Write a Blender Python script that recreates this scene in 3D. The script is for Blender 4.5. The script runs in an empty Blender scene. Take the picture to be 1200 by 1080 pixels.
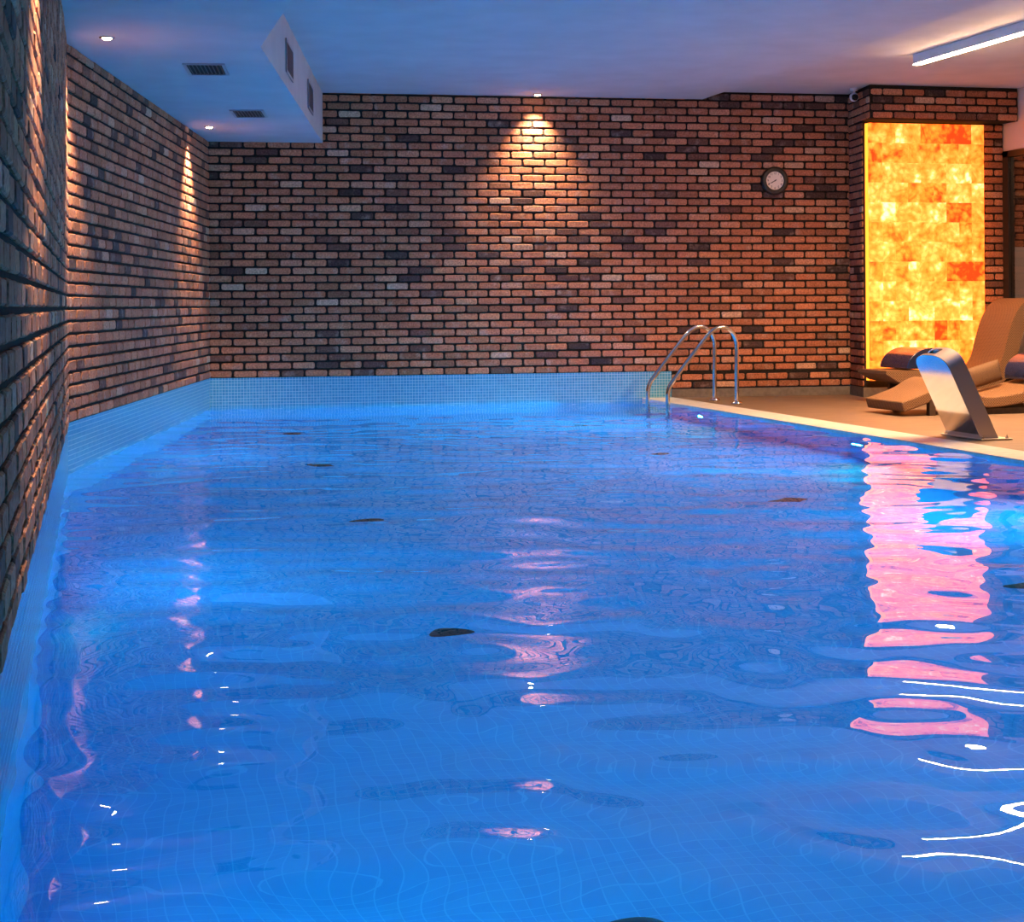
import bpy, bmesh, math, random
import numpy as np
from mathutils import Vector, Matrix

random.seed(7)
rng = np.random.default_rng(11)
C = bpy.context.scene.collection
S = bpy.context.scene
PI = math.pi

# ------------------------------------------------------------------ helpers
class MB:
    """collects vertices, faces and uv loops for one mesh"""
    def __init__(self):
        self.v = []; self.f = []; self.uv = []; self.t = []
    def face(self, idx, uv=None, t=0.5):
        self.f.append(tuple(idx)); self.uv.append(uv); self.t.append(t)
    def quad(self, a, b, c, d, uv=None, t=0.5):
        n = len(self.v); self.v += [tuple(a), tuple(b), tuple(c), tuple(d)]
        self.face((n, n+1, n+2, n+3), uv, t)
    def box(self, x0, y0, z0, x1, y1, z1, t=0.5, skip=''):
        n = len(self.v)
        self.v += [(x0,y0,z0),(x1,y0,z0),(x1,y1,z0),(x0,y1,z0),(x0,y0,z1),(x1,y0,z1),(x1,y1,z1),(x0,y1,z1)]
        for q in ((0,3,2,1),(4,5,6,7),(0,1,5,4),(1,2,6,5),(2,3,7,6),(3,0,4,7)):
            self.face([n+i for i in q], None, t)
    def prism(self, poly, z0, z1, t=0.5):
        """vertical prism over a counter-clockwise plan polygon"""
        n = len(self.v); k = len(poly)
        self.v += [(p[0], p[1], z0) for p in poly] + [(p[0], p[1], z1) for p in poly]
        self.face([n+i for i in reversed(range(k))], None, t)
        self.face([n+k+i for i in range(k)], None, t)
        for i in range(k):
            j = (i+1) % k
            self.face((n+i, n+j, n+k+j, n+k+i), None, t)
    def extrude_y(self, loop, y0, y1, caps=True):
        """closed x-z loop extruded along y"""
        n = len(self.v); k = len(loop)
        L = [0.0]
        for i in range(k):
            a, b = loop[i], loop[(i+1) % k]
            L.append(L[-1] + math.hypot(a[0]-b[0], a[1]-b[1]))
        self.v += [(p[0], y0, p[1]) for p in loop] + [(p[0], y1, p[1]) for p in loop]
        for i in range(k):
            j = (i+1) % k
            self.face((n+i, n+j, n+k+j, n+k+i), [(L[i],y0),(L[i+1],y0),(L[i+1],y1),(L[i],y1)])
        if caps:
            self.face([n+i for i in reversed(range(k))], [(loop[i][0], loop[i][1]) for i in reversed(range(k))])
            self.face([n+k+i for i in range(k)], [(p[0], p[1]) for p in loop])
    def tube(self, pts, r, seg=16, caps=True):
        pts = [Vector(p) for p in pts]; n0 = len(self.v); k = len(pts)
        up = None
        for i, p in enumerate(pts):
            d = (pts[min(i+1, k-1)] - pts[max(i-1, 0)]).normalized()
            if up is None:
                up = Vector((0,1,0)) if abs(d.y) < .9 else Vector((1,0,0))
            s = d.cross(up).normalized(); up = s.cross(d).normalized()
            for j in range(seg):
                a = 2*PI*j/seg
                self.v.append(tuple(p + (s*math.cos(a) + up*math.sin(a))*r))
        for i in range(k-1):
            for j in range(seg):
                a = n0+i*seg+j; b = n0+i*seg+(j+1) % seg
                self.face((a, b, b+seg, a+seg))
        if caps:
            self.face([n0+j for j in reversed(range(seg))]); self.face([n0+(k-1)*seg+j for j in range(seg)])
    def lathe(self, prof, seg=40, axis='z', o=(0,0,0)):
        """prof: list of (r, h) swept round an axis; z up or y towards -y"""
        n0 = len(self.v)
        for r, h in prof:
            for j in range(seg):
                a = 2*PI*j/seg; c, s = r*math.cos(a), r*math.sin(a)
                p = (c, s, h) if axis == 'z' else (c, -h, s)
                self.v.append((p[0]+o[0], p[1]+o[1], p[2]+o[2]))
        for i in range(len(prof)-1):
            for j in range(seg):
                a = n0+i*seg+j; b = n0+i*seg+(j+1) % seg
                self.face((a, b, b+seg, a+seg))
        if prof[0][0] > 1e-6: self.face([n0+j for j in reversed(range(seg))])
        if prof[-1][0] > 1e-6: self.face([n0+(len(prof)-1)*seg+j for j in range(seg)])
    def build(self, name, mat, parent=None, smooth=False, loc=(0,0,0), rz=0, bevel=0, fixn=False, smooth_angle=None):
        me = bpy.data.meshes.new(name)
        me.from_pydata(self.v, [], self.f)
        if any(u is not None for u in self.uv):
            l = me.uv_layers.new(name='UVMap')
            for p, u in zip(me.polygons, self.uv):
                if u is not None:
                    for li, c in zip(p.loop_indices, u): l.data[li].uv = c
        at = me.attributes.new('tint', 'FLOAT', 'FACE')
        at.data.foreach_set('value', [float(x) for x in self.t])
        if fixn:
            bm = bmesh.new(); bm.from_mesh(me); bmesh.ops.remove_doubles(bm, verts=bm.verts, dist=1e-6)
            bmesh.ops.recalc_face_normals(bm, faces=bm.faces); bm.to_mesh(me); bm.free()
        me.validate(); me.update()
        o = bpy.data.objects.new(name, me); C.objects.link(o)
        o.location = loc; o.rotation_euler = (0, 0, rz)
        for m in (mat if isinstance(mat, list) else [mat]): me.materials.append(m)
        if parent: o.parent = parent
        if smooth: me.polygons.foreach_set('use_smooth', [True]*len(me.polygons))
        if smooth_angle is not None:
            me.polygons.foreach_set('use_smooth', [True]*len(me.polygons))
            bm = bmesh.new(); bm.from_mesh(me)
            for e in bm.edges:
                if len(e.link_faces) == 2 and e.calc_face_angle(0) > smooth_angle: e.smooth = False
            bm.to_mesh(me); bm.free()
        if bevel:
            b = o.modifiers.new('bevel', 'BEVEL'); b.width = bevel; b.segments = 2; b.limit_method = 'ANGLE'
        return o

def thing(name, label, cat, loc=(0,0,0), rz=0, group=None):
    o = bpy.data.objects.new(name, None); C.objects.link(o)
    o.location = loc; o.rotation_euler = (0, 0, rz); o.empty_display_size = .1
    o['label'] = label; o['category'] = cat
    if group: o['group'] = group
    return o
def tag(o, label, cat, group=None):
    o['label'] = label; o['category'] = cat
    if group: o['group'] = group
    return o
def struct(o, label, cat):
    o['kind'] = 'structure'; o['label'] = label; o['category'] = cat
    return o
def dup(root, loc, rz, label):
    r = root.copy(); C.objects.link(r); r.location = loc; r.rotation_euler = (0, 0, rz); r['label'] = label
    for ch in list(root.children):
        c = ch.copy(); C.objects.link(c); c.parent = r
        for g in list(ch.children):
            d = g.copy(); C.objects.link(d); d.parent = c
    return r
def catmull(P, n=10):
    P = [np.array(p, float) for p in P]; Q = [2*P[0]-P[1]] + P + [2*P[-1]-P[-2]]; out = []
    for i in range(1, len(Q)-2):
        for k in range(n):
            t = k/n
            out.append(.5*((2*Q[i]) + (-Q[i-1]+Q[i+1])*t + (2*Q[i-1]-5*Q[i]+4*Q[i+1]-Q[i+2])*t*t + (-Q[i-1]+3*Q[i]-3*Q[i+1]+Q[i+2])*t**3))
    out.append(P[-1]); return [tuple(p) for p in out]

# ------------------------------------------------------------------ materials
def new_mat(name):
    m = bpy.data.materials.new(name); m.use_nodes = True
    nt = m.node_tree; b = nt.nodes['Principled BSDF']; return m, nt, b
def N(nt, t, **kw):
    n = nt.nodes.new(t)
    for k, v in kw.items():
        if k in n.inputs.keys(): n.inputs[k].default_value = v
        else: setattr(n, k, v)
    return n
def simple(name, col, rough=.5, metal=0., spec=.5, coat=0.):
    m, nt, b = new_mat(name)
    b.inputs['Base Color'].default_value = (*col, 1); b.inputs['Roughness'].default_value = rough
    b.inputs['Metallic'].default_value = metal; b.inputs['Specular IOR Level'].default_value = spec
    b.inputs['Coat Weight'].default_value = coat
    return m
def emit(name, col, s):
    m, nt, b = new_mat(name)
    b.inputs['Base Color'].default_value = (*col, 1); b.inputs['Emission Color'].default_value = (*col, 1)
    b.inputs['Emission Strength'].default_value = s
    return m
def ramp(nt, stops):
    r = nt.nodes.new('ShaderNodeValToRGB'); e = r.color_ramp.elements
    while len(e) < len(stops): e.new(.5)
    for i, (p, c) in enumerate(stops): e[i].position = p; e[i].color = (*c, 1)
    return r

def brick_mat():
    m, nt, b = new_mat('reclaimed_brick'); L = nt.links.new
    at = N(nt, 'ShaderNodeAttribute', attribute_name='tint')
    r = ramp(nt, [(0, (.06,.04,.042)), (.08, (.15,.072,.058)), (.25, (.34,.135,.075)), (.5, (.48,.18,.10)),
                  (.72, (.58,.23,.125)), (.9, (.56,.275,.17)), (1, (.60,.40,.28))])
    L(at.outputs['Fac'], r.inputs['Fac'])
    geo = N(nt, 'ShaderNodeNewGeometry')
    n1 = N(nt, 'ShaderNodeTexNoise', Scale=9., Detail=5.); L(geo.outputs['Position'], n1.inputs['Vector'])
    n2 = N(nt, 'ShaderNodeTexNoise', Scale=70., Detail=4.); L(geo.outputs['Position'], n2.inputs['Vector'])
    mp = N(nt, 'ShaderNodeMapRange'); L(n1.outputs['Fac'], mp.inputs['Value'])
    mp.inputs['From Min'].default_value = .56; mp.inputs['From Max'].default_value = .75; mp.inputs['To Max'].default_value = .38
    mx = N(nt, 'ShaderNodeMix', data_type='RGBA'); L(mp.outputs['Result'], mx.inputs['Factor']); L(r.outputs['Color'], mx.inputs['A'])
    mx.inputs['B'].default_value = (.58,.44,.37,1)
    mp2 = N(nt, 'ShaderNodeMapRange'); L(n2.outputs['Fac'], mp2.inputs['Value'])
    mp2.inputs['From Min'].default_value = .3; mp2.inputs['From Max'].default_value = .75; mp2.inputs['To Min'].default_value = .55; mp2.inputs['To Max'].default_value = 1.35
    ml = N(nt, 'ShaderNodeMix', data_type='RGBA', blend_type='MULTIPLY'); ml.inputs['Factor'].default_value = 1
    L(mx.outputs['Result'], ml.inputs['A']); L(mp2.outputs['Result'], ml.inputs['B'])
    L(ml.outputs['Result'], b.inputs['Base Color']); b.inputs['Roughness'].default_value = .88; b.inputs['Specular IOR Level'].default_value = .25
    bp = N(nt, 'ShaderNodeBump', Strength=.6, Distance=.006); L(n2.outputs['Fac'], bp.inputs['Height']); L(bp.outputs['Normal'], b.inputs['Normal'])
    return m
def mosaic_mat(name, pitch, c1, c2, grout, rough=.18, mortar=.0022):
    m, nt, b = new_mat(name); L = nt.links.new
    uv = N(nt, 'ShaderNodeUVMap')
    br = N(nt, 'ShaderNodeTexBrick', offset=0., squash=1.)
    L(uv.outputs['UV'], br.inputs['Vector'])
    br.inputs['Color1'].default_value = (*c1,1); br.inputs['Color2'].default_value = (*c2,1); br.inputs['Mortar'].default_value = (*grout,1)
    br.inputs['Scale'].default_value = 1; br.inputs['Brick Width'].default_value = pitch; br.inputs['Row Height'].default_value = pitch
    br.inputs['Mortar Size'].default_value = mortar; br.inputs['Mortar Smooth'].default_value = .2
    L(br.outputs['Color'], b.inputs['Base Color']); b.inputs['Roughness'].default_value = rough
    return m
def noisy(name, c1, c2, scale, rough, stretch=(1,1,1), bump=0., spec=.5):
    m, nt, b = new_mat(name); L = nt.links.new
    geo = N(nt, 'ShaderNodeNewGeometry'); mp = N(nt, 'ShaderNodeMapping'); mp.inputs['Scale'].default_value = stretch
    L(geo.outputs['Position'], mp.inputs['Vector'])
    n = N(nt, 'ShaderNodeTexNoise', Scale=scale, Detail=6.); L(mp.outputs['Vector'], n.inputs['Vector'])
    r = ramp(nt, [(.3, c1), (.7, c2)]); L(n.outputs['Fac'], r.inputs['Fac']); L(r.outputs['Color'], b.inputs['Base Color'])
    b.inputs['Roughness'].default_value = rough; b.inputs['Specular IOR Level'].default_value = spec
    if bump:
        bp = N(nt, 'ShaderNodeBump', Strength=1., Distance=bump); L(n.outputs['Fac'], bp.inputs['Height']); L(bp.outputs['Normal'], b.inputs['Normal'])
    return m
def wicker_mat():
    m, nt, b = new_mat('woven_wicker'); L = nt.links.new
    uv = N(nt, 'ShaderNodeUVMap')
    w1 = N(nt, 'ShaderNodeTexWave', wave_type='BANDS', bands_direction='DIAGONAL'); w1.inputs['Scale'].default_value = 27; L(uv.outputs['UV'], w1.inputs['Vector'])
    mp = N(nt, 'ShaderNodeMapping'); mp.inputs['Scale'].default_value = (1,-1,1); L(uv.outputs['UV'], mp.inputs['Vector'])
    w2 = N(nt, 'ShaderNodeTexWave', wave_type='BANDS', bands_direction='DIAGONAL'); w2.inputs['Scale'].default_value = 27; L(mp.outputs['Vector'], w2.inputs['Vector'])
    mn = N(nt, 'ShaderNodeMath', operation='MAXIMUM'); L(w1.outputs['Fac'], mn.inputs[0]); L(w2.outputs['Fac'], mn.inputs[1])
    r = ramp(nt, [(.25, (.05,.025,.012)), (.95, (.29,.16,.085))]); L(mn.outputs[0], r.inputs['Fac']); L(r.outputs['Color'], b.inputs['Base Color'])
    b.inputs['Roughness'].default_value = .6; b.inputs['Specular IOR Level'].default_value = .3
    bp = N(nt, 'ShaderNodeBump', Strength=.8, Distance=.006); L(mn.outputs[0], bp.inputs['Height']); L(bp.outputs['Normal'], b.inputs['Normal'])
    return m
def salt_mat(strength):
    m, nt, b = new_mat('backlit_salt_stone'); L = nt.links.new
    at = N(nt, 'ShaderNodeAttribute', attribute_name='tint')
    geo = N(nt, 'ShaderNodeNewGeometry')
    # every block gets its own veining
    off = N(nt, 'ShaderNodeMath', operation='MULTIPLY'); L(at.outputs['Fac'], off.inputs[0]); off.inputs[1].default_value = 411.
    ad = N(nt, 'ShaderNodeVectorMath', operation='ADD'); L(geo.outputs['Position'], ad.inputs[0]); L(off.outputs[0], ad.inputs[1])
    n1 = N(nt, 'ShaderNodeTexNoise', Scale=5.5, Detail=8., Distortion=.5); n1.inputs['Roughness'].default_value = .62
    L(ad.outputs[0], n1.inputs['Vector'])
    vo = N(nt, 'ShaderNodeTexVoronoi', Scale=17., feature='F1'); L(ad.outputs[0], vo.inputs['Vector'])
    s1 = N(nt, 'ShaderNodeMath', operation='MULTIPLY_ADD'); L(n1.outputs['Fac'], s1.inputs[0]); s1.inputs[1].default_value = 1.9; s1.inputs[2].default_value = -.93
    s2 = N(nt, 'ShaderNodeMath', operation='MULTIPLY_ADD'); L(vo.outputs['Distance'], s2.inputs[0]); s2.inputs[1].default_value = -.42; L(s1.outputs[0], s2.inputs[2])
    s3 = N(nt, 'ShaderNodeMath', operation='ADD'); L(s2.outputs[0], s3.inputs[0]); L(at.outputs['Fac'], s3.inputs[1])
    r = ramp(nt, [(0, (.35,.03,.003)), (.16, (.80,.085,.006)), (.34, (1.0,.155,.012)), (.55, (1.0,.22,.028)), (.76, (1.0,.32,.06)), (1, (1.0,.58,.29))])
    L(s3.outputs[0], r.inputs['Fac'])
    L(r.outputs['Color'], b.inputs['Emission Color']); b.inputs['Emission Strength'].default_value = strength
    L(r.outputs['Color'], b.inputs['Base Color']); b.inputs['Roughness'].default_value = .4
    return m
def glass_mat(name, ior, tint=(1,1,1), rough=0.):
    m, nt, b = new_mat(name)
    b.inputs['Base Color'].default_value = (*tint,1); b.inputs['Transmission Weight'].default_value = 1
    b.inputs['IOR'].default_value = ior; b.inputs['Roughness'].default_value = rough
    return m

M_brick = brick_mat()
M_mortar = noisy('dark_mortar', (.012,.011,.012), (.03,.027,.027), 60, .95, spec=.1)
M_band = mosaic_mat('mosaic_band', .03, (.10,.42,.64), (.07,.34,.57), (.42,.70,.84))
M_pool = mosaic_mat('pool_mosaic', .05, (.022,.38,.80), (.015,.33,.76), (.06,.47,.86), .3, .002)
M_white = noisy('white_plaster', (.45,.47,.49), (.51,.53,.55), 3, .9, spec=.15)
M_plaster = simple('wall_plaster', (.62,.55,.52), .9, spec=.2)
M_coping = noisy('pale_stone_coping', (.50,.50,.50), (.62,.62,.62), 14, .45)
M_deck = noisy('tan_deck_stone', (.14,.096,.070), (.205,.142,.104), 5, .5, (.6,2.2,1))
M_base = noisy('grey_skirting', (.12,.10,.09), (.19,.165,.15), 20, .6)
M_steel = simple('polished_steel', (.72,.70,.68), .12, 1.)
M_brushed = simple('brushed_steel', (.66,.62,.58), .36, 1.)
M_black = simple('black_plastic', (.012,.012,.014), .35)
M_darkmetal = simple('dark_frame_metal', (.035,.025,.02), .4, .3)
M_navy = simple('navy_leatherette', (.012,.022,.075), .22, 0, .6, .5)
M_wicker = wicker_mat()
M_dial = simple('clock_dial', (.90,.84,.75), .5)
M_ventw = simple('vent_enamel', (.30,.30,.33), .5)
M_vents = simple('vent_slat_dark', (.045,.045,.06), .5)
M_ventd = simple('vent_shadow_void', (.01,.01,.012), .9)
M_inlet = simple('dark_inlet_plastic', (.012,.016,.03), .5)
M_inletd = simple('black_inlet_grille', (.005,.007,.012), .6)
M_camw = simple('camera_white', (.62,.60,.60), .35)
M_glossblack = simple('lens_black_slot_shade', (.005,.005,.006), .08)
M_salt = salt_mat(2.35)
M_lampwhite = simple('lamp_housing_white', (.8,.8,.8), .4)
M_lamp = emit('linear_lamp_diffuser', (1.0,.56,.28), 240.)
M_lens = emit('downlight_lens', (1.0,.72,.42), 40.)
M_water = glass_mat('pool_water', 1.333, (.90,.97,1.0)); M_water.node_tree.nodes['Principled BSDF'].inputs['Specular IOR Level'].default_value = .36
M_glass = glass_mat('door_glass', 1.45, (.92,.93,.92))
M_brownwood = noisy('dark_wicker_base', (.035,.02,.012), (.07,.04,.025), 30, .6)
M_cushion = noisy('brown_woven_fabric', (.10,.058,.034), (.17,.10,.06), 160, .85, bump=.002)

# ------------------------------------------------------------------ room plan (metres, +y down the pool, z = 0 at the waterline)
K  = np.array([-.115, 10.79])            # bend of the left wall
A0 = np.array([-.215, -1.6])             # left wall, near end
BL = np.array([1.171, 17.012])           # far left corner
BR = np.array([7.862, 16.695])           # back wall where the pier starts
WD = (BR-BL)/np.linalg.norm(BR-BL)
def back_at(x): return BL + WD*((x-BL[0])/WD[0])
ZT, ZS, ZC, ZH = .292, 2.62, 3.12, 3.20  # tile band top, soffit, ceiling, raised ceiling
DZ = .02                                 # deck level
XR = 9.39                                # right wall
YN = -1.6                                # near wall
POOL_X = 5.58; POOL_N = .9

COURSE, PITCH, BLEN, BHT = .0783, .234, .215, .0605
def brick_wall(name, p, q, z0, z1, holes=(), back=.12, offs=0., label='', cat='wall', parent=None):
    """a wall face from p to q (looking at it, p on the left) with every brick modelled over a dark mortar bed"""
    p, q = np.array(p, float), np.array(q, float); Ln = np.linalg.norm(q-p); d = (q-p)/Ln; n = np.array([d[1], -d[0]])
    V = []; F = []; T = []; MI = []
    def put(s, z, h): return (p[0]+d[0]*s+n[0]*h, p[1]+d[1]*s+n[1]*h, z)
    def hit(a, b, c, e):
        for (h0, h1, g0, g1) in holes:
            if a < h1 and b > h0 and c < g1 and e > g0: return True
        return False
    # mortar bed with thickness; holes only drop bricks (something solid stands in front of them)
    base = [put(0,z0,0), put(Ln,z0,0), put(Ln,z1,0), put(0,z1,0), put(0,z0,-back), put(Ln,z0,-back), put(Ln,z1,-back), put(0,z1,-back)]
    V += base
    for f in ((0,1,2,3),(5,4,7,6),(1,5,6,2),(4,0,3,7),(3,2,6,7),(4,5,1,0)): F.append(f); T.append(.5); MI.append(1)
    rows = int((z1-z0)/COURSE+.999)
    for r in range(rows):
        za = z0 + r*COURSE + .006; zb = min(za+BHT, z1-.003)
        if zb-za < .02: continue
        s = -PITCH*.5*(r % 2) + offs - PITCH + (random.random()-.5)*.012
        while s < Ln:
            a, b = max(s, .003), min(s+BLEN+(random.random()-.5)*.008, Ln-.003); s += PITCH
            for (h0, h1, g0, g1) in holes:
                if za < g1 and zb > g0 and a < h1 < b: a = h1+.004
            if b-a < .012 or hit(a, b, za, zb): continue
            j = lambda k: (random.random()-.5)*k
            c = .011
            oct_ = [(a+c,za),(b-c,za),(b,za+c),(b,zb-c),(b-c,zb),(a+c,zb),(a,zb-c),(a,za+c)]
            oct_ = [(x+j(.004), z+j(.004)) for x, z in oct_]
            h = .009 + random.random()*.005; n0 = len(V); mx, mz = (a+b)/2, (za+zb)/2
            for k, (x, z) in enumerate(oct_): V.append(put(x, z, -.002))
            for k, (x, z) in enumerate(oct_): V.append(put(x, z, h-.006))
            for k, (x, z) in enumerate(oct_): V.append(put(x+(mx-x)*.005/(abs(mx-x)+1e-6), z+(mz-z)*.005/(abs(mz-z)+1e-6), h+j(.002)))
            t = min(1, max(0, random.gauss(.50, .17)))
            if random.random() < .09: t = random.random()*.12
            if random.random() < .035: t = .85+random.random()*.15
            for k in range(8):
                l = (k+1) % 8
                F.append((n0+k, n0+l, n0+8+l, n0+8+k)); F.append((n0+8+k, n0+8+l, n0+16+l, n0+16+k)); T += [t, t]; MI += [0, 0]
            F.append(tuple(n0+16+k for k in range(8))); T.append(t); MI.append(0)
    me = bpy.data.meshes.new(name); me.from_pydata(V, [], F)
    me.materials.append(M_brick); me.materials.append(M_mortar)
    at = me.attributes.new('tint', 'FLOAT', 'FACE'); at.data.foreach_set('value', T)
    me.polygons.foreach_set('material_index', MI); me.update()
    o = bpy.data.objects.new(name, me); C.objects.link(o)
    if parent: o.parent = parent
    else: struct(o, label, cat)
    return o

# brick walls -----------------------------------------------------------------
brick_wall('wall_left', A0+(K-A0)*.12, K, ZT, ZS, label='red brick side wall nearest the camera at the left edge of the pool')
brick_wall('wall_left.001', K, BL, ZT, ZS, label='red brick side wall between the bend and the far left corner')
brick_wall('wall_back', BL, BR, ZT, ZH, label='long reclaimed red brick wall across the far end of the pool', holes=())
# the deck part of the back wall: the courses run on below the tile band's top
pb0 = back_at(5.886)
brick_wall('wall_back.001', pb0, BR, DZ+.095-.0783*0, ZT, label='low courses of red brick behind the ladder, right of the tile band')
# solid wall under the left bricks and at the near end
m = MB(); m.prism([tuple(A0), tuple(A0+(K-A0)*.12), tuple(A0+(K-A0)*.12+np.array([-.12,0])), tuple(A0+np.array([-.12,0]))], DZ, ZS)
struct(m.build('wall_left.002', M_plaster, fixn=True), 'plain plaster end of the left wall behind the camera', 'wall')
m = MB(); m.box(-.5, YN-.15, -.0, XR+.2, YN, ZH+.05); struct(m.build('wall_front', M_plaster), 'plain plaster wall behind the camera', 'wall')

# pier, its side, the lintel beam ----------------------------------------------
PL = np.array([7.78, 16.20]); PR = np.array([XR-.01, 16.20])
brick_wall('wall_pier', PL, PR, DZ+.10, 2.88, holes=[(.0,1.322,.185,2.84)], back=.05, offs=.10, label='red brick pier face around the glowing stone panel')
brick_wall('wall_pier.001', BR, PL, DZ+.10, 2.86, back=.05, offs=.05, label='narrow brick side of the pier left of the glowing panel')
m = MB(); m.prism([(7.845,16.26),(XR-.02,16.26),(XR-.02,16.60),(7.90,16.64)], DZ, 2.857); struct(m.build('wall_pier.002', M_mortar, fixn=True), 'solid core of the brick pier', 'wall')
EL = np.array([7.717, 15.90])
brick_wall('beam', EL+np.array([.004,0]), np.array([XR-.01, 15.90]), 2.86, ZH, back=.02, offs=.03, label='brick faced beam over the glowing stone panel', cat='beam')
brick_wall('beam.001', BR+np.array([-.006,0]), EL+np.array([-.004,-.004]), 2.86, ZH, back=.03, offs=.0, label='short brick end of the beam over the panel', cat='beam')
m = MB(); m.prism([(EL[0]+.03,15.925),(XR-.02,15.925),(XR-.02,16.62),(7.88,16.62)], 2.858, ZH); struct(m.build('beam.002', M_mortar, fixn=True), 'dark soffit and core of the brick faced beam', 'beam')
# plinth / skirting
m = MB()
a, b = pb0, BR
m.prism([tuple(a), tuple(a+np.array([0,-.022])), tuple(b+np.array([-.02,-.022])), tuple(b)], DZ, DZ+.088)
struct(m.build('baseboard_back', M_base, fixn=True), 'low grey skirting along the foot of the back wall on the deck', 'baseboard')
m = MB(); m.prism([(7.75,16.165),(9.37,16.165),(9.37,16.26),(7.84,16.26),(7.86,16.66),(7.835,16.66)], DZ, DZ+.095)
struct(m.build('baseboard_pier', M_base, fixn=True), 'grey stone plinth at the foot of the brick pier', 'baseboard')

# mosaic bands above the waterline + basin -------------------------------------
def band(name, pts, z0, z1, mat, label, thick=.05, cat='tile band'):
    m = MB(); s = 0.
    for p, q in zip(pts[:-1], pts[1:]):
        p, q = np.array(p), np.array(q); L = np.linalg.norm(q-p); d = (q-p)/L; n = np.array([d[1], -d[0]])
        P = lambda t, h, z: (p[0]+d[0]*t+n[0]*h, p[1]+d[1]*t+n[1]*h, z)
        m.quad(P(0,0,z0), P(L,0,z0), P(L,0,z1), P(0,0,z1), [(s,z0+3),(s+L,z0+3),(s+L,z1+3),(s,z1+3)])
        m.quad(P(0,0,z1), P(L,0,z1), P(L,-thick,z1), P(0,-thick,z1), [(s,0),(s+L,0),(s+L,thick),(s,thick)])
        m.quad(P(L,-thick,z0), P(0,-thick,z0), P(0,-thick,z1), P(L,-thick,z1), [(s,0),(s+L,0),(s+L,thick),(s,thick)])
        s += L
    e = pts[-1]; 
    o = m.build(name, mat); return struct(o, label, cat)
A1 = A0 + (K-A0)*((.5-A0[1])/(K-A0)[1])
ZB = -1.5
band('trim_1', [tuple(A1), tuple(K)], -.25, ZT, M_band, 'pale blue mosaic tile band along the left wall nearest the camera')
band('trim_2', [tuple(K), tuple(BL)], -.25, ZT, M_band, 'pale blue mosaic tile band along the far part of the left wall')
band('trim_3', [tuple(BL), tuple(back_at(5.886))], -.25, ZT, M_band, 'pale blue mosaic tile band below the long back brick wall')
# end return of the back band
m = MB(); e = back_at(5.886); m.quad((e[0],e[1],DZ),(e[0],e[1]+.05,DZ),(e[0],e[1]+.05,ZT),(e[0],e[1],ZT), [(0,0),(.05,0),(.05,.3),(0,.3)])
m.build('band_end', M_band, bpy.data.objects['trim_3'])

m = MB()
F_ = [(A1[0]-.02, POOL_N), tuple(K+np.array([-.02,0])), tuple(BL), tuple(back_at(POOL_X)), (POOL_X, POOL_N)]
def flat(poly, z, up=True):
    n = len(m.v); m.v.extend((p[0], p[1], z) for p in poly)
    idx = list(range(n, n+len(poly))); uv = [(p[0], p[1]) for p in poly]
    if not up: idx.reverse(); uv.reverse()
    m.face(idx, uv)
flat(F_[::-1], ZB)
s = 0
for i in range(len(F_)):
    p, q = np.array(F_[i]), np.array(F_[(i+1) % len(F_)]); L = np.linalg.norm(q-p)
    top = -.25 if i in (0,1,2) else -.0
    m.quad((p[0],p[1],ZB),(q[0],q[1],ZB),(q[0],q[1],top),(p[0],p[1],top), [(s,ZB),(s+L,ZB),(s+L,top),(s,top)]); s += L
pool = struct(m.build('pool_basin', M_pool), 'blue mosaic lined swimming pool basin under the water', 'pool')

# water: real ripples in the surface -------------------------------------------
nx, ny = 260, 700
sx = np.linspace(0, 1, nx); ty = np.linspace(0, 1, ny)**1.15
Y0 = POOL_N - .0
yy = np.zeros((ny, nx)); xx = np.zeros((ny, nx))
for j, t in enumerate(ty):
    xb = BL[0] + (POOL_X-BL[0])*sx
    # rows blend from the straight near end to the skewed back wall
    y_far = np.array([back_at(x)[1] for x in xb])
    y = Y0 + t*(y_far-Y0)
    yl = y[0]
    xl = A0[0]+(K[0]-A0[0])*(yl-A0[1])/(K[1]-A0[1]) if yl < K[1] else K[0]+(BL[0]-K[0])*(yl-K[1])/(BL[1]-K[1])
    xx[j] = xl + (POOL_X-xl)*sx; yy[j] = y
zz = np.zeros_like(xx)
w = np.random.default_rng(5)
for i in range(46):
    lam = .26*(4.6**w.random()); kk = 2*PI/lam; th = w.random()*2*PI
    if w.random() < .45: th = math.radians(76)+w.normal()*.5        # a little more swell along the pool
    amp = .0062/kk*(1.0 if lam < .8 else .8)
    zz += amp*np.sin(kk*(xx*math.cos(th)+yy*math.sin(th)) + w.random()*2*PI)
for i in range(26):
    kk = 2*PI/(.13+.17*w.random()); th = w.random()*2*PI
    zz += .0030/kk*np.sin(kk*(xx*math.cos(th)+yy*math.sin(th)) + w.random()*2*PI)
vid = np.arange(nx*ny).reshape(ny, nx)
me = bpy.data.meshes.new('water_surface')
faces = np.stack([vid[:-1,:-1], vid[:-1,1:], vid[1:,1:], vid[1:,:-1]], -1).reshape(-1, 4)
me.from_pydata(np.stack([xx, yy, zz], -1).reshape(-1, 3).tolist(), [], faces.tolist())
me.polygons.foreach_set('use_smooth', [True]*len(me.polygons)); me.materials.append(M_water); me.update()
water = bpy.data.objects.new('water_surface', me); C.objects.link(water)
struct(water, 'gently rippled clear blue water filling the swimming pool', 'water')

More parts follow.
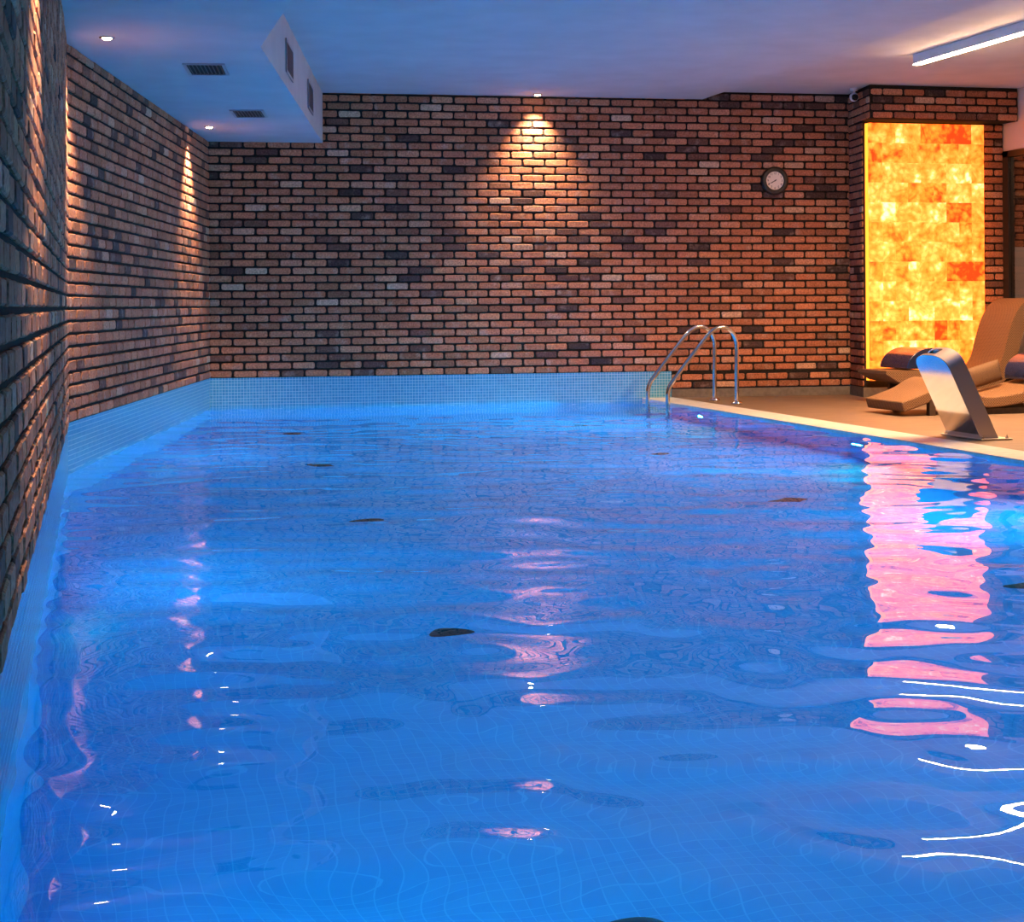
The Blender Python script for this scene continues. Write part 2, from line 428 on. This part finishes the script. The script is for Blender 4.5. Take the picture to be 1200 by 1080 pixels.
# deck, coping -------------------------------------------------------------------
m = MB(); m.prism([(5.90,POOL_N-.3),(XR+.1,POOL_N-.3),(XR+.1,16.62),tuple(back_at(5.90))], DZ-.12, DZ)
struct(m.build('floor', M_deck, fixn=True), 'tan stone pool deck with loungers to the right of the water', 'floor')
m = MB(); m.box(-.3, YN, DZ-.12, XR+.1, POOL_N-.3, DZ); struct(m.build('floor.001', M_deck), 'tan stone deck at the near end of the pool behind the camera', 'floor')
m = MB(); c = back_at(5.58); m.prism([(5.565,POOL_N-.3),(5.905,POOL_N-.3),tuple(back_at(5.905)-np.array([0,.004])),tuple(back_at(5.565)-np.array([0,.004]))], -.055, DZ+.004)
struct(m.build('trim_4', M_coping, fixn=True, bevel=.008), 'pale stone coping strip along the right edge of the pool', 'coping')
m = MB(); m.box(-.25, POOL_N-.3, -.055, 5.565, POOL_N, DZ+.004); struct(m.build('trim_5', M_coping, bevel=.008), 'pale stone coping strip at the near end of the pool', 'coping')

# ceilings -----------------------------------------------------------------------
V1 = np.array([1.068, 10.736]); V2 = np.array([2.305, 16.97]); V0 = np.array([1.055, YN])
m = MB(); m.prism([tuple(A0+np.array([-.12,0])), tuple(V0), tuple(V1), tuple(V2+np.array([.01,.08])), tuple(BL+np.array([0,.1])), tuple(BL+np.array([-.12,.1])), tuple(K+np.array([-.12,0]))], ZS, ZH+.1)
struct(m.build('ceiling', M_white, fixn=True), 'white lowered ceiling strip along the left brick wall', 'ceiling')
m = MB()
loop = [(1.0,ZC),(6.24,ZC),(6.47,ZH),(XR+.1,ZH),(XR+.1,ZH+.12),(1.0,ZH+.12)]
m.extrude_y(loop, YN, 17.2); struct(m.build('ceiling.001', M_white, fixn=True), 'white main ceiling over the pool and deck', 'ceiling')

# right wall with the glazed door ------------------------------------------------
DY0, DY1, DTOP = 13.3, 16.20, 2.57
m = MB(); m.box(XR, YN, DZ, XR+.14, DY0, ZH); m.box(XR, DY0, DTOP, XR+.14, 16.55, ZH)
struct(m.build('wall_right', M_plaster), 'plain plaster wall on the right with a glazed opening', 'wall')
dr = bpy.data.objects.new('door_1', None); C.objects.link(dr); dr.location = (XR, DY1, DZ); struct(dr, 'dark framed glass partition door right of the glowing panel', 'door')
def dpart(name, boxes, mat):
    m = MB()
    for b in boxes: m.box(*b)
    return m.build(name, mat, dr)
h = DTOP-DZ
dpart('door_frame', [(-.02,-.12,0,.06,-.0,h),(-.02,DY0-DY1,h-.065,.06,0,h),(-.02,DY0-DY1,0,.06,DY0-DY1+.1,h),(-.02,DY0-DY1+.1,0,.06,-.12,.05)], M_darkmetal)
dpart('door_glass', [(.01,DY0-DY1+.1,.05,.02,-.12,h-.065)], M_glass)
# passage behind the glass
m = MB(); m.box(11.4, 12.5, DZ, 11.5, 16.62, ZH); m.box(XR+.14, 12.4, DZ, 11.5, 12.5, ZH); struct(m.build('wall_corridor', M_plaster), 'plain plaster passage walls behind the glass door', 'wall')
m = MB(); m.box(XR+.1, 12.4, DZ-.1, 11.5, 16.7, DZ); struct(m.build('floor.002', M_deck), 'tan stone floor of the passage behind the glass', 'floor')
m = MB(); m.box(XR+.1, 12.4, ZH, 11.5, 16.7, ZH+.1); struct(m.build('ceiling.002', M_white), 'white ceiling of the passage behind the glass', 'ceiling')
brick_wall('wall_corridor.001', (XR+.02,16.60), (11.4,16.60), 1.58, ZH, label='brick upper wall seen through the glass door')
m = MB(); m.box(XR+.02, 16.56, DZ, 11.4, 16.7, 1.58); struct(m.build('wall_corridor.002', M_plaster), 'pale plaster lower wall seen through the glass door', 'wall')

# ------------------------------------------------------------------ glowing stone panel
pn = thing('stone_light_panel', 'tall backlit orange and yellow salt stone panel glowing on the brick pier', 'panel', (7.80,16.199,.19))
PW, PH, PD = 1.30, 2.645, .115
m = MB(); m.box(0, -.075, 0, PW, 0, PH); m.build('backing_box', emit('panel_edge_glow', (1.0,.26,.02), 3.2), pn)
m = MB(); rows = 13; rh = PH/rows; ncol = 9; cw = PW/ncol
sid = random.Random(21)
for r in range(rows):
    c = 0; k = r % 2
    while c < ncol:
        wd = 1 if (c == 0 and k) else (2 if sid.random() < .78 else (1 if sid.random() < .6 else 3)); wd = min(wd, ncol-c)
        t = min(1, max(.05, sid.gauss(.70, .13)))
        if sid.random() < .10: t = .30+sid.random()*.16
        x0, x1 = c*cw+.0002, (c+wd)*cw-.0002; z0, z1 = r*rh+.0002, (r+1)*rh-.0002; d = .105+sid.random()*.006; e = .0015
        n0 = len(m.v)
        m.v += [(x0,-.075,z0),(x1,-.075,z0),(x1,-.075,z1),(x0,-.075,z1),(x0,-d+e,z0),(x1,-d+e,z0),(x1,-d+e,z1),(x0,-d+e,z1),(x0+e,-d,z0+e),(x1-e,-d,z0+e),(x1-e,-d,z1-e),(x0+e,-d,z1-e)]
        for a_ in (0, 4):
            for q in range(4):
                w_ = (q+1) % 4; m.face((n0+a_+q, n0+a_+w_, n0+a_+4+w_, n0+a_+4+q), None, t)
        m.face((n0+8, n0+9, n0+10, n0+11), None, t); c += wd
m.build('stone_blocks', M_salt, pn)

# ------------------------------------------------------------------ clock
ck = thing('wall_clock', 'round black rimmed wall clock with cream dial on the back brick wall', 'clock', (7.015, float(back_at(7.015)[1])-.016, 2.276), -math.atan2(.223,4.715)*1.0)
m = MB(); m.lathe([(.143,0),(.148,.012),(.147,.030),(.138,.042),(.126,.046),(.106,.043),(.099,.034),(.096,.026),(.096,.020)], 56, 'y'); m.build('case', M_black, ck, smooth_angle=.7)
m = MB(); m.lathe([(.097,.020),(.097,.024)], 56, 'y'); dial = m.build('dial', M_dial, ck)
def text_mesh(name, s, size, x, y, z, mat, parent):
    cu = bpy.data.curves.new(name, 'FONT'); cu.body = s; cu.size = size; cu.align_x = 'CENTER'; cu.align_y = 'CENTER'; cu.extrude = .0006
    o = bpy.data.objects.new(name, cu); C.objects.link(o)
    dg = bpy.context.evaluated_depsgraph_get(); me = bpy.data.meshes.new_from_object(o.evaluated_get(dg)); bpy.data.objects.remove(o)
    bm = bmesh.new(); bm.from_mesh(me)
    bm.transform(Matrix.Translation((x,y,z)) @ Matrix.Rotation(PI/2, 4, 'X')); return bm
for hnum in range(1, 13):
    a_ = PI/2 - hnum*PI/6
    t_ = text_mesh('numeral', str(hnum), .034, .077*math.cos(a_), -.0246, .077*math.sin(a_), M_black, dial)
    me = bpy.data.meshes.new('numeral'); t_.to_mesh(me); t_.free(); me.materials.append(M_black)
    o = bpy.data.objects.new('numeral', me); C.objects.link(o); o.parent = dial
def hand(name, ang, ln, wd, h):
    m = MB(); a_ = PI/2-math.radians(ang); dx, dz = math.cos(a_), math.sin(a_)
    loop = [(-dx*.018-dz*wd, -dz*.018+dx*wd), (-dx*.018+dz*wd, -dz*.018-dx*wd), (dx*ln+dz*wd*.5, dz*ln-dx*wd*.5), (dx*ln-dz*wd*.5, dz*ln+dx*wd*.5)]
    m.extrude_y(loop, -h-.0015, -h); m.build(name, M_black, ck, fixn=True)
hand('hour_hand', 236, .048, .0042, .0262); hand('minute_hand', 244, .086, .003, .0282)
m = MB(); m.lathe([(.007,.024),(.007,.031),(.004,.032)], 20, 'y'); m.build('centre_cap', M_black, ck)

# ------------------------------------------------------------------ security camera
cc = thing('security_camera', 'small white ball security camera hanging from the ceiling by the pier', 'camera', (7.685,16.20,ZH))
m = MB(); m.lathe([(0,-.028),(.034,-.028),(.040,-.020),(.041,0),(.0,0)], 28); m.build('mount_plate', M_camw, cc, smooth_angle=.7)
m = MB(); m.tube([(0,0,-.02),(0,0,-.06)], .013, 12); m.build('stem', M_camw, cc)
m = MB(); prof = [(.047*math.sin(i*PI/16), -.047*math.cos(i*PI/16)) for i in range(17)]; m.lathe(prof, 28); body = m.build('body', M_camw, cc, smooth=True, loc=(0,0,-.092))
m = MB(); m.lathe([(.0,.0),(.032,.0),(.034,.022),(.026,.030),(0,.030)], 24, 'y'); ln = m.build('lens', M_glossblack, cc, loc=(-.004,-.022,-.102)); ln.rotation_euler = (-.35, 0, -.2)

# ------------------------------------------------------------------ linear lamp
lp = thing('ceiling_lamp', 'long slim white linear lamp glowing under the ceiling above the deck', 'lamp', (7.20,13.90,ZH))
LL = 2.9
m = MB(); m.box(-.035, -LL, -.085, .035, 0, 0); m.build('housing', M_lampwhite, lp, bevel=.003)
m = MB(); m.extrude_y([(-.031,-.0845),(.031,-.0845),(.031,-.091),(.026,-.094),(-.026,-.094),(-.031,-.091)], -LL+.004, -.004); m.build('diffuser', M_lamp, lp, fixn=True)

# ------------------------------------------------------------------ downlights
def downlight(loc, label, lens=True):
    d = thing('downlight', label, 'downlight', loc, 0, 'recessed ceiling downlights')
    m = MB(); m.lathe([(.030,0),(.046,0),(.048,-.003),(.044,-.007),(.034,-.008),(.030,-.004),(.030,0)], 32); m.build('trim_ring', M_steel, d, smooth=True)
    m = MB(); m.lathe([(.0305,0),(.0305,-.004),(.028,-.011),(.018,-.016),(0,-.018)], 28); m.build('lens', M_lens, d, smooth=True)
    return d
d0 = downlight((.13,10.53,ZS), 'small recessed downlight in the lowered ceiling, nearer of two by the left wall')
dup(d0, (1.085,15.58,ZS), 0, 'small recessed downlight in the lowered ceiling near the far left corner')
dup(d0, (4.44,16.68,ZC), 0, 'single recessed downlight washing the middle of the back brick wall')

# ------------------------------------------------------------------ vents
def vent(loc, rz, w, l, label, wall=False):
    v = thing('air_vent', label, 'vent', loc, rz, 'slatted air vents')
    t = .022
    m = MB()
    for b in ((-w/2,-l/2,-.010,-w/2+t,l/2,.0),(w/2-t,-l/2,-.010,w/2,l/2,.0),(-w/2+t,-l/2,-.010,w/2-t,-l/2+t,.0),(-w/2+t,l/2-t,-.010,w/2-t,l/2,.0)): m.box(*b)
    m.build('frame', M_ventw, v)
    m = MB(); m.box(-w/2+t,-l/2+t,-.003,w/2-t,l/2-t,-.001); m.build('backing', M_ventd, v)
    k = 9
    m = MB()
    for i in range(k):
        x = -w/2+t+(w-2*t)*(i+.5)/k
        m.extrude_y([(x-.006,-.003),(x-.003,-.003),(x+.006,-.010),(x+.003,-.010)], -l/2+t, l/2-t)
    m.build('slats', M_vents, v, fixn=True)
    return v
sa = -math.atan2(BL[0]-K[0], BL[1]-K[1])
vent((.805,11.80,ZS), -.14, .28, .54, 'slatted air vent in the lowered ceiling, nearer of the two')
vent((1.335,14.45,ZS), -.17, .28, .54, 'slatted air vent in the lowered ceiling, farther of the two')
fd = (V2-V1)/np.linalg.norm(V2-V1); fang = math.atan2(fd[1], fd[0])
for yv, lab in ((12.86, 'upright air vent in the side of the ceiling drop, nearer of the two'), (15.10, 'upright air vent in the side of the ceiling drop, closest to the back wall')):
    p = V1 + (V2-V1)*((yv-V1[1])/(V2[1]-V1[1]))
    v = vent((0,0,0), 0, .25, .62, lab)
    nrm = Vector((fd[1], -fd[0], 0)); al = Vector((fd[0], fd[1], 0)); up = Vector((0,0,1))
    # local -z looks out of the face, local y runs along it
    R = Matrix(((-up.x, al.x, -nrm.x), (-up.y, al.y, -nrm.y), (-up.z, al.z, -nrm.z)))
    if R.determinant() < 0: R = Matrix(((up.x, al.x, -nrm.x), (up.y, al.y, -nrm.y), (up.z, al.z, -nrm.z)))
    v.matrix_world = Matrix.Translation(Vector((p[0], p[1], 2.842)) + nrm*.001) @ R.to_4x4()

# ------------------------------------------------------------------ pool ladder
ld = thing('pool_ladder', 'polished steel pool ladder with two arched handrails at the far right corner', 'ladder', (6.09,15.8,DZ+.004))
rail = [(6.10,.0),(6.10,.30),(6.10,.56),(6.085,.64),(6.04,.71),(5.97,.742),(5.89,.728),(5.82,.68),(5.74,.59),(5.60,.42),(5.47,.255),(5.425,.195),(5.40,.13),(5.395,.05),(5.395,-.3),(5.395,-1.05)]
for yv in (16.10, 15.50):
    pts = catmull([(x-6.09, z-.002) for x, z in rail], 8)
    m = MB(); m.tube([(x, yv-15.8, z) for x, z in pts], .0215, 18); r_ = m.build('handrail', M_steel, ld, smooth_angle=.9)
    m = MB(); m.lathe([(.0215,.03),(.030,.028),(.05,.012),(.055,.004),(.055,0)], 28); m.build('foot_flange', M_steel, r_, smooth_angle=.7, loc=(.01, yv-15.8, 0))
for z in (-.30, -.58, -.86):
    m = MB(); m.box(-.735, -.30, z-.012, -.655, .30, z+.012); m.build('tread', M_steel, ld, bevel=.006)

# ------------------------------------------------------------------ stainless waterfall jet
jt = thing('waterfall_jet', 'brushed steel swan neck waterfall jet leaning over the pool edge', 'jet', (6.10,11.10,DZ+.004))
# a leaning hollow slab with a rounded head: u across, v up the lean, w through its depth
LN = np.array([-.432,.902]); NR = np.array([.902,.432]); JD = .128
def head(hw, vs, rise, k=22):
    pts = [(-hw, None)]
    for i in range(k+1):
        a_ = PI - PI*i/k; ca, sa_ = math.cos(a_), math.sin(a_)
        pts.append((hw*math.copysign(abs(ca)**.72, ca), vs + rise*abs(sa_)**.85))
    pts.append((hw, None)); return pts
def at(u, v, w):
    if v is None: v = -w*NR[1]/LN[1]            # foot of the slab cut level with the deck
    return (LN[0]*v + NR[0]*w, u, .008 + LN[1]*v + NR[1]*w)
def rim(name, o, i, w0, w1, mat, keep=lambda k, n: True):
    m = MB(); n = len(o)
    for (u, v) in o: m.v += [at(u,v,w0), at(u,v,w1)]
    for (u, v) in i: m.v += [at(u,v,w0), at(u,v,w1)]
    for k in range(n-1):
        if not keep(k, n): continue
        a_, b_ = 2*k, 2*k+2; c_, d_ = 2*n+2*k, 2*n+2*k+2
        m.face((a_, a_+1, b_+1, b_)); m.face((c_, d_, d_+1, c_+1)); m.face((a_, b_, d_, c_)); m.face((a_+1, c_+1, d_+1, b_+1))
    return m.build(name, mat, jt, fixn=True, smooth_angle=.6)
O_ = head(.237, .535, .112); I_ = head(.229, .530, .108)
hole = lambda k, n: not (.40*n < k < .80*n)
rim('side_band', O_, I_, .004, .030, M_brushed)                    # the band round the head, slotted at the top for the water
rim('side_band', O_, I_, .100, JD, M_brushed)
rim('side_band', O_, I_, .030, .100, M_brushed, hole)
def plate(name, w0, w1, mat, hw, vs, rise):
    P = head(hw, vs, rise); m = MB(); n = len(P)
    for w_ in (w0, w1): m.v += [at(u,v,w_) for u, v in P]
    m.face(list(range(n))); m.face([n+i for i in reversed(range(n))])
    for k in range(n):
        l = (k+1) % n; m.face((k, l, n+l, n+k))
    return m.build(name, mat, jt, fixn=True, smooth_angle=.6)
plate('front_plate', 0, .005, M_steel, .237, .535, .112)
plate('back_plate', JD-.004, JD, M_brushed, .229, .530, .108)
m = MB(); P = [at(-.19,.585,.09), at(.19,.585,.09), at(.19,.585,.035), at(-.19,.585,.035)]; m.quad(*P); m.build('slot_shade', M_glossblack, jt)  # black sheet inside the slot, stands in for the shade of the opening
m = MB(); m.box(-.03,-.30,-.0,.22,.29,.008); m.build('base_plate', M_brushed, jt, bevel=.002)
for (x, y) in ((.0,-.27),(.19,-.27),(.0,.26),(.19,.26)):
    m = MB(); m.lathe([(.012,.006),(.012,.016),(.006,.018),(.006,.03),(0,.032)], 12); m.build('anchor_bolt', M_steel, jt, loc=(x,y,0))

# ------------------------------------------------------------------ wicker loungers
def slab_loop(prof, th, tip=None):
    P = catmull(prof, 9); n = len(P); dn = []; th0 = th
    for i in range(n):
        a_, b_ = np.array(P[max(i-1,0)]), np.array(P[min(i+1,n-1)]); d = (b_-a_)/np.linalg.norm(b_-a_); nn = np.array([-d[1], d[0]])
        th = th0 if tip is None else float(np.interp(P[i][0]-P[0][0], [0, tip[1]*.35, tip[1]], [tip[0], tip[0]+(th0-tip[0])*.62, th0]))
        dn.append(tuple(np.array(P[i])-nn*th))
    return P + dn[::-1]
def lounger(label, y0, y1, prof, th, base, legs, tip=None):
    l = thing('sun_lounger', label, 'lounger', (0,0,0), 0, 'wicker wave loungers on the deck')
    x0 = prof[0][0]; l.location = (x0, (y0+y1)/2, DZ); hw = (y1-y0)/2
    m = MB(); m.extrude_y(slab_loop([(x-x0, z-DZ) for x, z in prof], th, tip), -hw, hw)
    m.build('wicker_shell', M_wicker, l, fixn=True, smooth_angle=.6, bevel=.012)
    m = MB(); m.box(base[0]-x0, -hw+.05, 0, base[1]-x0, hw-.05, base[2]-DZ); m.build('base', M_brownwood, l, bevel=.008)
    for (lx, s_) in legs:
        zt = np.interp(lx, [p[0] for p in prof], [p[1] for p in prof]) - th*.9 - DZ
        m = MB(); m.box(lx-x0-.03, s_*(hw-.03)-.03, 0, lx-x0+.03, s_*(hw-.03)+.03, zt); m.build('leg', M_brownwood, l, bevel=.006)
    return l
prof1 = [(6.725,.142),(6.86,.185),(7.00,.235),(7.12,.300),(7.22,.325),(7.33,.285),(7.44,.205),(7.55,.172),(7.75,.185),(8.00,.235),(8.25,.305),(8.50,.43),(8.75,.63),(8.93,.79),(9.03,.85)]
lounger('brown wicker wave lounger nearest the pool edge, half hidden behind the steel jet', 13.30, 14.0, prof1, .092, (7.46,8.22,.075), [(7.02,-1),(7.02,1)])
prof2 = [(7.43,.335),(7.52,.335),(7.66,.335),(7.84,.335),(8.00,.320),(8.14,.28),(8.28,.255),(8.42,.26),(8.56,.31),(8.66,.43),(8.72,.62),(8.78,.80),(8.87,.95),(8.98,1.02),(9.06,1.025)]
lounger('brown wicker wave lounger with its tall backrest lit orange beside the glowing panel', 15.0, 15.62, prof2, .15, (7.90,8.60,.13), [(7.78,-1),(7.78,1)], (.03,.34))

def bolster(name, label, loc, w, r, hgt, mat, group=None):
    m = MB(); K_ = 22; loop = [(r*math.cos(PI*i/K_), hgt*math.sin(PI*i/K_)) for i in range(K_+1)]
    loop = [(r,-.0)] + loop[1:-1] + [(-r,-.0)]
    m.extrude_y(loop, -w/2, w/2); o = m.build(name, mat, None, fixn=True, smooth_angle=.7, bevel=.006, loc=loc)
    return tag(o, label, 'cushion', group)
bolster('bolster_cushion', 'glossy navy half round bolster on the lounger left of the steel jet', (7.93,15.31,.349), .58, .27, .20, M_navy, 'navy bolster cushions on the loungers')
bolster('bolster_cushion', 'glossy navy half round bolster at the right edge behind the steel jet', (8.27,13.65,.357), .58, .20, .17, M_navy, 'navy bolster cushions on the loungers').rotation_euler = (0, -.31, 0)
# brown seat cushion
m = MB(); n0 = 0
nu, nv = 14, 10
def pil(u, v):
    e = (1-abs(u)**3.2)**.5*(1-abs(v)**3.2)**.5
    return u*.20, v*.095, e*.055
top = [[pil(-1+2*i/nu, -1+2*j/nv) for i in range(nu+1)] for j in range(nv+1)]
for sgn in (1, -1):
    b0 = len(m.v)
    for row in top:
        for (a_, b_, c_) in row: m.v.append((c_*sgn, a_, b_))
    for j in range(nv):
        for i in range(nu):
            q = [b0+j*(nu+1)+i, b0+j*(nu+1)+i+1, b0+(j+1)*(nu+1)+i+1, b0+(j+1)*(nu+1)+i]
            m.face(q if sgn > 0 else q[::-1])
o = m.build('seat_cushion', M_cushion, None, smooth=True, fixn=True, loc=(7.80,13.85,.335)); o.rotation_euler = (.24, 0, -1.45)
tag(o, 'brown woven cushion propped on the seat of the lounger nearest the pool', 'cushion')

# ------------------------------------------------------------------ floor inlets
def inlet(loc, label):
    d = thing('pool_inlet', label, 'inlet', loc, 0, 'round inlets in the pool floor')
    m = MB(); m.lathe([(.088,0),(.088,.008),(.080,.012),(.060,.010),(.060,0)], 32); m.build('rim', M_inlet, d, smooth_angle=.7)
    m = MB(); m.lathe([(.060,.004),(.060,.009),(.02,.012),(0,.012)], 28); m.build('grille', M_inletd, d, smooth_angle=.7)
    return d
lefts = [((1.765,15.14), 'dark round floor inlet of the left row, farthest, close to the back wall'), ((1.652,12.33), 'dark round floor inlet of the left row, second from the back wall'),
         ((1.526,9.535), 'dark round floor inlet in the middle of the left row'), ((1.405,6.758), 'dark round floor inlet of the left row, second nearest the camera'), ((1.309,4.02), 'dark round floor inlet cut off at the bottom edge of the photo')]
rights = [((4.417,15.14), 'dark round floor inlet of the right row, farthest, left of the ladder'), ((4.259,12.394), 'dark round floor inlet of the right row just in front of the ladder'),
          ((4.109,9.53), 'dark round floor inlet of the right row, left of the orange reflection'), ((4.01,6.79), 'dark round floor inlet at the right edge of the photo')]
first = None
for (p, lab) in lefts + rights:
    if first is None: first = inlet((*p, ZB), lab)
    else: dup(first, (*p, ZB), 0, lab)

# ------------------------------------------------------------------ lights
def spot(loc, target, power, col, size, blend=.7, rad=.03):
    l = bpy.data.lights.new('downlight_beam', 'SPOT'); l.energy = power; l.color = col; l.spot_size = math.radians(size); l.spot_blend = blend; l.shadow_soft_size = rad
    o = bpy.data.objects.new('downlight_beam', l); C.objects.link(o); o.location = loc
    o.rotation_euler = (Vector(target)-Vector(loc)).to_track_quat('-Z', 'Y').to_euler(); return o
WARM = (1.0,.72,.44)
spot((.09,10.54,ZS-.03), (.03,10.57,0), 400, WARM, 84, 1.)
spot((1.035,15.60,ZS-.03), (.99,15.61,0), 400, WARM, 84, 1.)
spot((4.44,16.70,ZC-.03), (4.45,16.75,0), 400, WARM, 84, 1.)
for yv in (5.5,): spot((.03,yv,ZS-.03), (-.03,yv,0), 400, WARM, 84, 1.)
def area(loc, target, power, col, sx_, sy_, name):
    l = bpy.data.lights.new(name, 'AREA'); l.energy = power; l.color = col; l.shape = 'RECTANGLE'; l.size = sx_; l.size_y = sy_
    o = bpy.data.objects.new(name, l); C.objects.link(o); o.location = loc
    o.rotation_euler = (Vector(target)-Vector(loc)).to_track_quat('-Z', 'Y').to_euler(); return o
BLUE = (.008,.70,1.0)
M_poolens = emit('pool_lamp_lens', (.006,.74,1.0), 3300.)
fl = None
for yv, lab in ((15.10,'small round underwater lamp in the right pool wall, close to the ladder'), (11.75,'small round underwater lamp in the right pool wall, left of the steel jet')):
    if fl is None:
        fl = thing('underwater_lamp', lab, 'lamp', (POOL_X,yv,-.75), -PI/2, 'underwater lamps in the right pool wall')
        m = MB(); m.lathe([(.066,0),(.105,0),(.104,.012),(.090,.020),(.068,.014),(.066,0)], 32, 'y'); m.build('rim', M_steel, fl, smooth_angle=.7)
        m = MB(); m.lathe([(.066,.004),(.064,.010),(.04,.016),(0,.018)], 28, 'y'); m.build('lens', M_poolens, fl, smooth=True)
    else: dup(fl, (POOL_X,yv,-.75), -PI/2, lab)
for yv in (8.4, 5.05): area((POOL_X-.03, yv, -.75), (POOL_X-3, yv, -.75), 70, BLUE, .14, .14, 'underwater_light')
for yv, pw in ((13.2,24),(8.0,24),(3.5,28)):
    x = .42 if yv > 10.8 else -.1
    area((x+.05, yv, -.6), (x+3, yv, -.9), pw, BLUE, .5, .3, 'underwater_light')  # unseen lights added along the left wall to brighten the water
la = area((7.20,13.90-LL/2,ZH-.097), (7.20,13.90-LL/2,0), 300, (1.0,.55,.25), .05, LL-.04, 'linear_lamp_beam'); la.rotation_euler = (0,0,0); la.data.spread = math.radians(146)
area((10.4,14.6,ZH-.05), (10.4,14.6,0), 14, (1,.72,.5), .5, .5, 'passage_fill')  # unseen fill light added so the passage isn't black, no fixture there

# ------------------------------------------------------------------ world, camera, colour
wd = bpy.data.worlds.new('room_dark'); S.world = wd; wd.use_nodes = True
wd.node_tree.nodes['Background'].inputs[0].default_value = (.02,.03,.05,1); wd.node_tree.nodes['Background'].inputs[1].default_value = .3
cam = bpy.data.cameras.new('camera'); co = bpy.data.objects.new('camera', cam); C.objects.link(co)
cam.sensor_width = 36; cam.sensor_fit = 'HORIZONTAL'; cam.lens = 60.; cam.shift_y = -183.6/1200; cam.clip_start = .02
ph, th = math.radians(14), .007
R_ = Vector((math.cos(ph), -math.sin(ph), 0)); Fw = Vector((math.sin(ph), math.cos(ph), 0)); U = Vector((0,0,1))
cxv = R_*math.cos(th) - U*math.sin(th); cyv = R_*math.sin(th) + U*math.cos(th)
mt = Matrix((cxv, cyv, -Fw)).transposed().to_4x4(); mt.translation = (0, 0, 1.0); co.matrix_world = mt
S.camera = co
S.view_settings.view_transform = 'Standard'; S.view_settings.look = 'None'; S.view_settings.gamma = 1; S.view_settings.exposure = 0.
try: S.view_settings.use_curve_mapping = False
except Exception: pass
cy = S.cycles
cy.max_bounces = 9; cy.diffuse_bounces = 4; cy.glossy_bounces = 4; cy.transmission_bounces = 6; cy.sample_clamp_indirect = 6.; cy.blur_glossy = .3
cy.use_denoising = True
